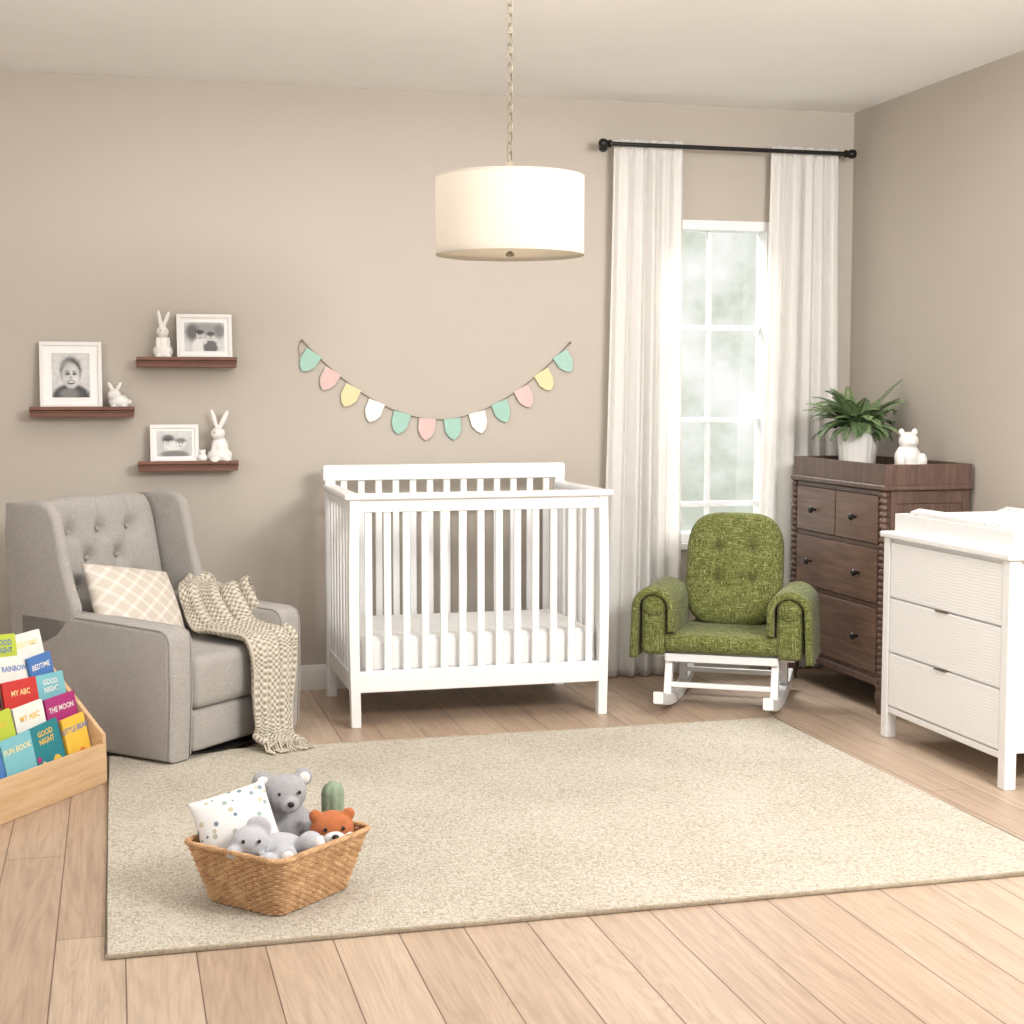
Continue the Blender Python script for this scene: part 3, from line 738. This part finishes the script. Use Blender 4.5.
# ================================================================ PENDANT
LAMP=2.8
def pendant():
    lx,ly=1.25,4.8
    e=empty('pendant_lamp',(lx,ly,0))
    zt,zb,R=2.035,1.785,.24
    m,nt,b=newmat('linen_shade')
    nt.nodes.remove(b);o=nt.nodes['Material Output']
    d=nt.nodes.new('ShaderNodeBsdfDiffuse');t=nt.nodes.new('ShaderNodeBsdfTranslucent');mx=nt.nodes.new('ShaderNodeMixShader');mx.inputs[0].default_value=.35
    n=noise(nt,coords(nt,scale=(150,150,900)),1,2);c=ramp(nt,n,[(.3,lin((220,213,201))),(.7,lin((230,224,213)))])
    nt.links.new(c,d.inputs[0]);nt.links.new(c,t.inputs[0]);nt.links.new(d.outputs[0],mx.inputs[1]);nt.links.new(t.outputs[0],mx.inputs[2]);nt.links.new(mx.outputs[0],o.inputs[0])
    bm=bmesh.new()
    addlathe(bm,[(R,zb),(R,zt),(R-.003,zt),(R-.003,zb),(R,zb)],96,cap=False);obj(bm,'shade',m,e,ang=50)
    bm=bmesh.new()
    for z in(zb,zt-.006): addlathe(bm,[(R+.001,z),(R+.001,z+.006),(R-.001,z+.006),(R-.001,z),(R+.001,z)],96,cap=False)
    obj(bm,'shade_trim',m,e)
    bm=bmesh.new();addlathe(bm,[(R-.006,zb+.012),(R-.006,zb+.016)],64);obj(bm,'diffuser',m,e)
    bm=bmesh.new()
    addlathe(bm,[(.004,zb-.006),(.014,zb-.003),(.014,zb+.004),(.006,zb+.012),(.004,zt+.02)],20)
    addlathe(bm,[(.018,zt-.01),(.018,zt+.035),(.006,zt+.05)],20)
    for k in range(3):
        a=k*2*pi/3;addtube(bm,[(0,0,zt-.004),((R-.003)*math.cos(a),(R-.003)*math.sin(a),zt-.004)],.002,6)
    addlathe(bm,[(.06,ZC-.025),(.06,ZC-.004),(.05,ZC)],32)
    obj(bm,'fitting',M['brass'],e)
    bm=bmesh.new();z=zt+.045;i=0
    while z<ZC-.03:
        pts=[]
        ca,sa=(math.cos(.6),math.sin(.6)) if i%2==0 else (-math.sin(.6),math.cos(.6))
        for k in range(18):
            a=2*pi*k/18;x=.0095*math.cos(a);zz=.010*math.sin(a)+(.009 if math.sin(a)>0 else -.009)
            pts.append((x*ca,x*sa,z+.017+zz))
        addtube(bm,pts,.0020,6,closed=True)
        z+=.031;i+=1
    obj(bm,'chain',M['brass'],e)
    l=bpy.data.lights.new('bulb','POINT');l.energy=LAMP;l.color=(1,.90,.78);l.shadow_soft_size=.06
    o=bpy.data.objects.new('bulb',l);COL.objects.link(o);o.location=(0,0,1.92);o.parent=e
pendant()
# ================================================================ PLANT + FIGURINE on dresser
def fern():
    e=empty('potted_fern',(3.27,6.28,.9575))
    bm=bmesh.new();n=64
    prof=[(.055,0),(.07,.006),(.08,.06),(.087,.14),(.089,.215),(.091,.225),(.085,.225),(.081,.2)]
    rings=[]
    for r,z in prof:
        rings.append([bm.verts.new(((r+(.0025*math.cos(k*2*pi/n*20) if .01<z<.22 else 0))*math.cos(2*pi*k/n),(r+(.0025*math.cos(k*2*pi/n*20) if .01<z<.22 else 0))*math.sin(2*pi*k/n),z)) for k in range(n)])
    for a,b in zip(rings,rings[1:]):
        for i in range(n): bm.faces.new((a[i],a[(i+1)%n],b[(i+1)%n],b[i]))
    bm.faces.new(rings[0]);obj(bm,'ribbed_pot',M['cream'],e)
    bm=bmesh.new();addlathe(bm,[(.08,.205),(.08,.21)],24);obj(bm,'soil',M['soil'],e)
    random.seed(5);bm=bmesh.new()
    for q in range(110):
        az=random.uniform(0,2*pi);L=random.uniform(.18,.31)
        if q%3==0: el=random.uniform(.6,1.0);droop=random.uniform(1.0,1.5);L*=.85
        else: el=random.uniform(.8,1.52);droop=random.uniform(.45,1.3)
        P=Vector((random.uniform(-.03,.03),random.uniform(-.03,.03),.2));mi=random.randint(0,1)
        K=22;pts=[P.copy()];a=el
        for k in range(K):
            P=P+Vector((math.cos(az)*math.cos(a),math.sin(az)*math.cos(a),math.sin(a)))*L/K;a-=droop*1.6/K;pts.append(P.copy())
        side=Vector((-math.sin(az),math.cos(az),0))
        for k in range(2,K):
            p=pts[k];t=(pts[min(k+1,K)]-pts[k-1]).normalized();s=k/K
            ll=.034*math.sin(pi*min(1,s*.85+.12))+.005;w=.0065
            up=side.cross(t)
            for sg in(-1,1):
                d=(side*sg*.9+t*.45-Vector((0,0,.2))).normalized()
                m1=p+d*ll*.5
                vs=[bm.verts.new(x) for x in(p,m1+t*w+up*.003,p+d*ll,m1-t*w+up*.003)]
                f=bm.faces.new(vs);f.material_index=mi
        addtube(bm,pts,.0013,4,mi=mi)
    for v in bm.verts:
        if v.co.x>.2: v.co.x=.2
        if v.co.z<.1: v.co.z=.1
    obj(bm,'fronds',[M['leaf'],M['leaf2']],e,ang=180)
fern()
e=empty('bear_figurine',(3.30,5.88,.9575))
K=1.12
blob(e,'body',[(tuple(K*q for q in c),tuple(K*q for q in r)) for c,r in [((0,0,.04),(.062,.055,.045)),((0,0,.09),(.052,.045,.055)),((0,-.005,.155),(.038,.036,.036)),((-.028,0,.19),(.012,.01,.014)),((.028,0,.19),(.012,.01,.014)),((-.045,-.03,.08),(.02,.02,.03)),((.045,-.03,.08),(.02,.02,.03)),((-.04,-.045,.025),(.025,.03,.02)),((.04,-.045,.025),(.025,.03,.02)),((0,-.035,.15),(.014,.014,.011))]],M['cream'],.0035,3)
# ================================================================ BASKET + TOYS
BX,BY=.40,3.975;BA=math.radians(42.5)
def wicker():
    m,nt,b=newmat('wicker')
    n=noise(nt,coords(nt),35,2)
    nt.links.new(ramp(nt,n,[(.3,lin((170,128,88))),(.7,lin((206,168,126)))]),b.inputs['Base Color']);b.inputs['Roughness'].default_value=.6
    return m
M['wicker']=wicker()
def rrect(hx,hy,r,n):
    pts=[]
    segs=[((hx-r,hy-r),0),((-hx+r,hy-r),pi/2),((-hx+r,-hy+r),pi),((hx-r,-hy+r),1.5*pi)]
    dense=[]
    for (c,a0) in segs:
        for i in range(9):
            a=a0+pi/2*i/8;dense.append(Vector((c[0]+r*math.cos(a),c[1]+r*math.sin(a),0)))
    dense.append(dense[0]);L=[0]
    for a,b in zip(dense,dense[1:]):L.append(L[-1]+(b-a).length)
    for k in range(n):
        s=L[-1]*k/n;i=max(j for j in range(len(L)-1) if L[j]<=s+1e-9);f=(s-L[i])/max(1e-9,(L[i+1]-L[i]));pts.append(dense[i].lerp(dense[i+1],f))
    return pts
def basket():
    e=empty('wicker_basket',(BX,BY,0.013),BA)
    H=.158
    hx=lambda z:.145+.042*z/H
    hy=lambda z:.125+.042*z/H
    NS=84;rows=20;bm=bmesh.new()
    for r in range(rows):
        z=.006+(H-.014)*r/(rows-1)
        P=rrect(hx(z),hy(z),.035,NS*2);out=[]
        for k,p in enumerate(P):
            nrm=(P[(k+1)%len(P)]-P[k-1]).normalized().cross(Vector((0,0,1)))
            s=[0,1,0,-1][(k+(2 if r%2 else 0))%4]
            out.append(p+nrm*(.0028*s)+Vector((0,0,z)))
        addtube(bm,out,.0040,5,closed=True)
    RB=rrect(hx(0),hy(0),.035,NS);RT=rrect(hx(H),hy(H),.035,NS)
    for k in range(NS): addtube(bm,[RB[k],RT[k]+Vector((0,0,H))],.0022,5)
    P=rrect(hx(H)+.002,hy(H)+.002,.037,260)
    for ph in(0,2*pi/3,4*pi/3):
        out=[]
        for k,p in enumerate(P):
            nrm=(P[(k+1)%260]-P[k-1]).normalized().cross(Vector((0,0,1)));a=2*pi*k*45/260+ph
            out.append(p+nrm*.004*math.cos(a)+Vector((0,0,H+.002+.004*math.sin(a))))
        addtube(bm,out,.0045,5,closed=True)
    obj(bm,'weave',M['wicker'],e)
    bm=bmesh.new()
    A=[bm.verts.new(p+Vector((0,0,.001))) for p in rrect(hx(0)-.003,hy(0)-.003,.035,60)]
    B=[bm.verts.new(p+Vector((0,0,H-.004))) for p in rrect(hx(H)-.005,hy(H)-.005,.035,60)]
    for i in range(60): bm.faces.new((A[i],A[(i+1)%60],B[(i+1)%60],B[i]))
    bm.faces.new(A);obj(bm,'inner_wall',M['wicker'],e)
basket()
def toys():
    e=empty('plush_koala',(.435,4.085,.035))
    blob(e,'body',[((0,0,.10),(.078,.065,.10)),((-.01,-.02,.225),(.062,.055,.052)),((-.065,0,.255),(.03,.018,.03)),((.045,.0,.262),(.026,.018,.026)),((-.06,-.055,.13),(.026,.035,.022),(0,0,.5)),((.065,-.055,.13),(.026,.035,.022),(0,0,-.5)),((.0,-.075,.205),(.026,.02,.022))],M['fur_grey'],.0045)
    bm=bmesh.new();addell(bm,(.0,-.096,.212),(.009,.006,.008))
    addell(bm,(-.028,-.07,.235),(.0045,.0045,.005));addell(bm,(.026,-.07,.237),(.0045,.0045,.005));obj(bm,'face',M['dark'],e)
    blob(e,'ear_lining',[((-.066,-.014,.255),(.018,.01,.018)),((.046,-.014,.262),(.016,.01,.017))],M['fur_white'],.003,1)
    e=empty('plush_elephant',(.372,3.895,.10))
    blob(e,'body',[((.02,.02,.04),(.08,.06,.055)),((-.055,-.01,.085),(.05,.045,.042)),((-.1,-.04,.07),(.02,.022,.018)),((-.03,.0,.12),(.035,.014,.03),(0,.5,0)),((.10,-.02,.075),(.034,.03,.03)),((.03,-.05,.055),(.032,.03,.028)),((-.015,-.065,.045),(.028,.028,.026))],M['fur_lt'],.0045)
    blob(e,'paw_pads',[((.12,-.035,.075),(.016,.018,.02)),((.035,-.073,.055),(.018,.01,.018)),((-.015,-.087,.045),(.016,.01,.016))],M['fur_white'],.003,1)
    bm=bmesh.new();addell(bm,(-.075,-.047,.098),(.005,.005,.005));addell(bm,(-.035,-.055,.098),(.005,.005,.005));obj(bm,'eyes',M['dark'],e)
    e=empty('plush_fox',(.545,3.995,.072))
    blob(e,'head',[((0,0,.10),(.06,.05,.05)),((0,.01,.05),(.055,.045,.05)),((-.045,.0,.138),(.018,.014,.018)),((.045,.0,.138),(.018,.014,.018))],M['fur_org'],.0045)
    blob(e,'muzzle',[((0,-.044,.085),(.03,.02,.022)),((.035,-.03,.08),(.022,.018,.02)),((-.035,-.03,.08),(.022,.018,.02))],M['fur_white'],.003,1)
    bm=bmesh.new();addell(bm,(0,-.066,.095),(.01,.007,.008));addell(bm,(-.024,-.048,.112),(.005,.005,.006));addell(bm,(.024,-.048,.112),(.005,.005,.006));obj(bm,'face',M['dark'],e)
    e=empty('plush_cactus',(.56,4.085,.035))
    bm=bmesh.new();n=48;rings=[]
    for i in range(21):
        z=.245*i/20;rr=.028*math.sqrt(max(0.004,1-max(0,(z-.21)/.0352)**2)) if z>.21 else .028
        rings.append([bm.verts.new((rr*(1+.13*abs(math.cos(4*2*pi*k/n)))*math.cos(2*pi*k/n),rr*(1+.13*abs(math.cos(4*2*pi*k/n)))*math.sin(2*pi*k/n),z)) for k in range(n)])
    for a,b in zip(rings,rings[1:]):
        for i in range(n): bm.faces.new((a[i],a[(i+1)%n],b[(i+1)%n],b[i]))
    bm.faces.new(rings[0]);bm.faces.new(rings[-1]);obj(bm,'stem',M['cactus'],e,ang=180)
    m,nt,b=newmat('spotted_cotton');v=coords(nt)
    vo=nt.nodes.new('ShaderNodeTexVoronoi');vo.inputs['Scale'].default_value=38;nt.links.new(v,vo.inputs[0])
    hue=nt.nodes.new('ShaderNodeSeparateColor');nt.links.new(vo.outputs['Color'],hue.inputs[0])
    cc=ramp(nt,hue.outputs[0],[(.2,lin((110,128,144))),(.5,lin((156,176,166))),(.8,lin((196,184,160)))])
    c=mixc(nt,mth(nt,'LESS_THAN',vo.outputs['Distance'],.27),lin((222,221,219)),cc)
    nt.links.new(c,b.inputs['Base Color']);b.inputs['Roughness'].default_value=.9
    e=empty('spotted_cushion',(0,0,0))
    e.matrix_world=Matrix.Translation((.292,3.985,.195))@Matrix.Rotation(math.radians(-4),4,'Z')@Matrix.Rotation(math.radians(62),4,'X')@Matrix.Rotation(math.radians(16),4,'Z')
    bm=bmesh.new();cushion(bm,.20,.20,.085,-.10,2.2,.55,n=30);obj(bm,'cushion',m,e,ang=180)
toys()
# ================================================================ BOOK RACK
def textmesh(bm,txt,size,M4,mi):
    cu=bpy.data.curves.new('t','FONT');cu.body=txt;cu.size=size;cu.align_x='CENTER';cu.align_y='CENTER';cu.resolution_u=2
    cu.offset=size*.02
    o=bpy.data.objects.new('t',cu);COL.objects.link(o)
    bpy.context.view_layer.update()
    me=bpy.data.meshes.new_from_object(o.evaluated_get(bpy.context.evaluated_depsgraph_get()))
    f0=len(bm.faces);n0=len(bm.verts);bm.from_mesh(me);bm.verts.ensure_lookup_table();bm.faces.ensure_lookup_table()
    bmesh.ops.transform(bm,matrix=M4,verts=bm.verts[n0:])
    for f in bm.faces[f0:]:f.material_index=mi
    bpy.data.objects.remove(o);bpy.data.curves.remove(cu);bpy.data.meshes.remove(me)
def rack():
    th=math.radians(54.8)
    pos=(-.048,5.325,0)
    e=empty('wooden_book_rack',pos,th)
    L=.86;Pn=M['pine'];dy=.046;dz=.074
    bm=bmesh.new()
    addbox(bm,-L,0,0,.018,.0,.14,.004)
    addbox(bm,-L,0,.018,.28,.012,.03,.002)
    addbox(bm,-L,0,.265,.28,.0,.42,.003)
    for x in(-.018,-L):
        addpoly(bm,[(.002,0),(.279,0),(.279,.43),(.25,.43),(.002,.17)],'X',x-.001,x+.019,.003)
    for k in range(1,5):
        addbox(bm,-L+.018,-.018,.03+dy*k,.036+dy*k,.03,.02+dz*k,.001)
        addbox(bm,-L+.018,-.018,.03+dy*k,.03+dy*(k+1),.012+dz*k,.02+dz*k,.001)
    obj(bm,'rack_frame',Pn,e,wn=True)
    bk=empty('childrens_books',pos,th)
    pal=[(196,54,50),(30,122,132),(226,182,66),(66,144,92),(166,44,114),(74,118,180),(230,227,219),(214,118,56),(120,182,192),(182,196,66),(96,66,130),(234,216,150)]
    ms=[plain('cover_%d'%i,c,.45,.04) for i,c in enumerate(pal)]+[plain('book_pages',(232,227,215),.9)]
    titles=['STORY\nTIME','BEDTIME','LITTLE BEAR','GARDEN','ON THE\nFARM','FUN BOOK','ANIMALS','GOOD\nNIGHT','COLORS','THE MOON','MY ABC','RAINBOW','FOX & OWL','THE SEA']
    random.seed(21);bm=bmesh.new()
    rowc=[[2,1,8,5,3],[4,6,9,7,1],[8,0,7,4,5],[5,6,0,3,2],[6,9,11,8,1]]
    for k in range(5):
        y=.022+dy*k;z=.034+dz*k;x=-.022;c=0
        while x>-L+.17:
            w=random.uniform(.12,.17);h=random.uniform(.185,.215)+( .01 if k==0 else 0);t=random.uniform(.007,.013)
            ci=rowc[k][c%5] if c<5 else random.randrange(12)
            lean=math.radians(random.uniform(9,13));tilt=math.radians(random.uniform(-5,5))
            M4=TR((x-w/2,y+t+.004,z),(-lean,tilt,math.radians(random.uniform(-4,4))))
            addbox(bm,-w/2,w/2,-t,-t+.002,0,h,0,1,M4,ci);addbox(bm,-w/2,w/2,-.002,0,0,h,0,1,M4,ci)
            addbox(bm,-w/2,-w/2+.002,-t,0,0,h,0,1,M4,ci)
            addbox(bm,-w/2+.002,w/2-.003,-t+.002,-.002,.003,h-.003,0,1,M4,12)
            c2=random.choice([q for q in(2,6,11,6,11,5,0) if q!=ci]);yy=-t-.0006
            FR=M4@TR((0,yy,h*.80),(pi/2,0,0))
            textmesh(bm,random.choice(titles),.026,FR,c2)
            for q in range(4):
                r=random.uniform(.008,.026);cx=random.uniform(-w/2+r,w/2-r);cz=random.uniform(r+.01,h*.58);col=random.choice([i for i in range(12) if i!=ci])
                vs=[bm.verts.new(M4@Vector((cx+r*math.cos(a*pi/9),yy-.0003*q,cz+r*(.9 if q%2 else 1.2)*math.sin(a*pi/9)))) for a in range(18)]
                f=bm.faces.new(vs);f.material_index=col
            vs=[bm.verts.new(M4@Vector(p)) for p in((-w/2+.004,yy+.0002,.005),(w/2-.004,yy+.0002,.005),(w/2-.004,yy+.0002,h*.3),(0,yy+.0002,h*.38),(-w/2+.004,yy+.0002,h*.26))]
            f=bm.faces.new(vs);f.material_index=random.choice([i for i in range(12) if i!=ci])
            x-=w+.004;c+=1
    obj(bm,'books',ms,bk,smooth=False)
rack()
# ================================================================ WORLD / LIGHT / CAMERA
w=bpy.data.worlds.new('sky');S.world=w;w.use_nodes=True;nt=w.node_tree
bg=nt.nodes['Background']
v=coords(nt,'Generated',scale=(1,1,1))
n=noise(nt,v,30,4,.6);n2=noise(nt,v,8,2)
t=mth(nt,'ADD',mth(nt,'MULTIPLY',n,.6),mth(nt,'MULTIPLY',n2,.4))
c=ramp(nt,t,[(.40,(.62,.67,.56,1)),(.50,(.78,.82,.74,1)),(.6,(.95,.96,.93,1))])
sp=nt.nodes.new('ShaderNodeSeparateXYZ');nt.links.new(v,sp.inputs[0])
fac=ramp(nt,sp.outputs[1],[(.2,(0,0,0,1)),(.5,(1,1,1,1))])
c=mixc(nt,fac,(1,.99,.98,1),c)
nt.links.new(c,bg.inputs[0]);bg.inputs[1].default_value=1.25
def area(name,loc,target,sx,sy,en,col):
    l=bpy.data.lights.new(name,'AREA');l.shape='RECTANGLE';l.size=sx;l.size_y=sy;l.energy=en;l.color=col
    o=bpy.data.objects.new(name,l);COL.objects.link(o);o.location=loc
    o.rotation_euler=(Vector(target)-Vector(loc)).to_track_quat('-Z','Y').to_euler();return o
area('key_softbox',(2.7,2.0,2.4),(1.0,6.6,1.1),1.3,.8,165,(1,.985,.965))
area('ceiling_fill',(1.3,4.7,2.62),(1.3,4.7,0),2.8,2.6,50,(1,.985,.97))  # added fill lamp below the ceiling, stands in for bounced light
area('side_fill',(-1.7,3.8,1.7),(3.4,4.8,1.6),2.2,1.4,32,(1,.985,.97))  # added fill lamp for the right wall, no window on this side
area('curtain_backlight',(2.9,8.6,3.6),(2.7,6.0,1.0),2.0,1.6,480,(.98,.99,1))  # added lamp outside, kept out of view, makes the curtains glow
f=1516.;h=1.35
yaw=math.atan(397/f); pitch=math.atan(122/f)
cam=bpy.data.cameras.new('camera');o=bpy.data.objects.new('camera',cam);COL.objects.link(o)
cam.lens=f/1024*36;o.location=(0,0,h);o.rotation_euler=(pi/2-pitch,0,-yaw)
S.camera=o
S.view_settings.view_transform='Standard'
S.view_settings.look='None'
S.view_settings.exposure=-.2
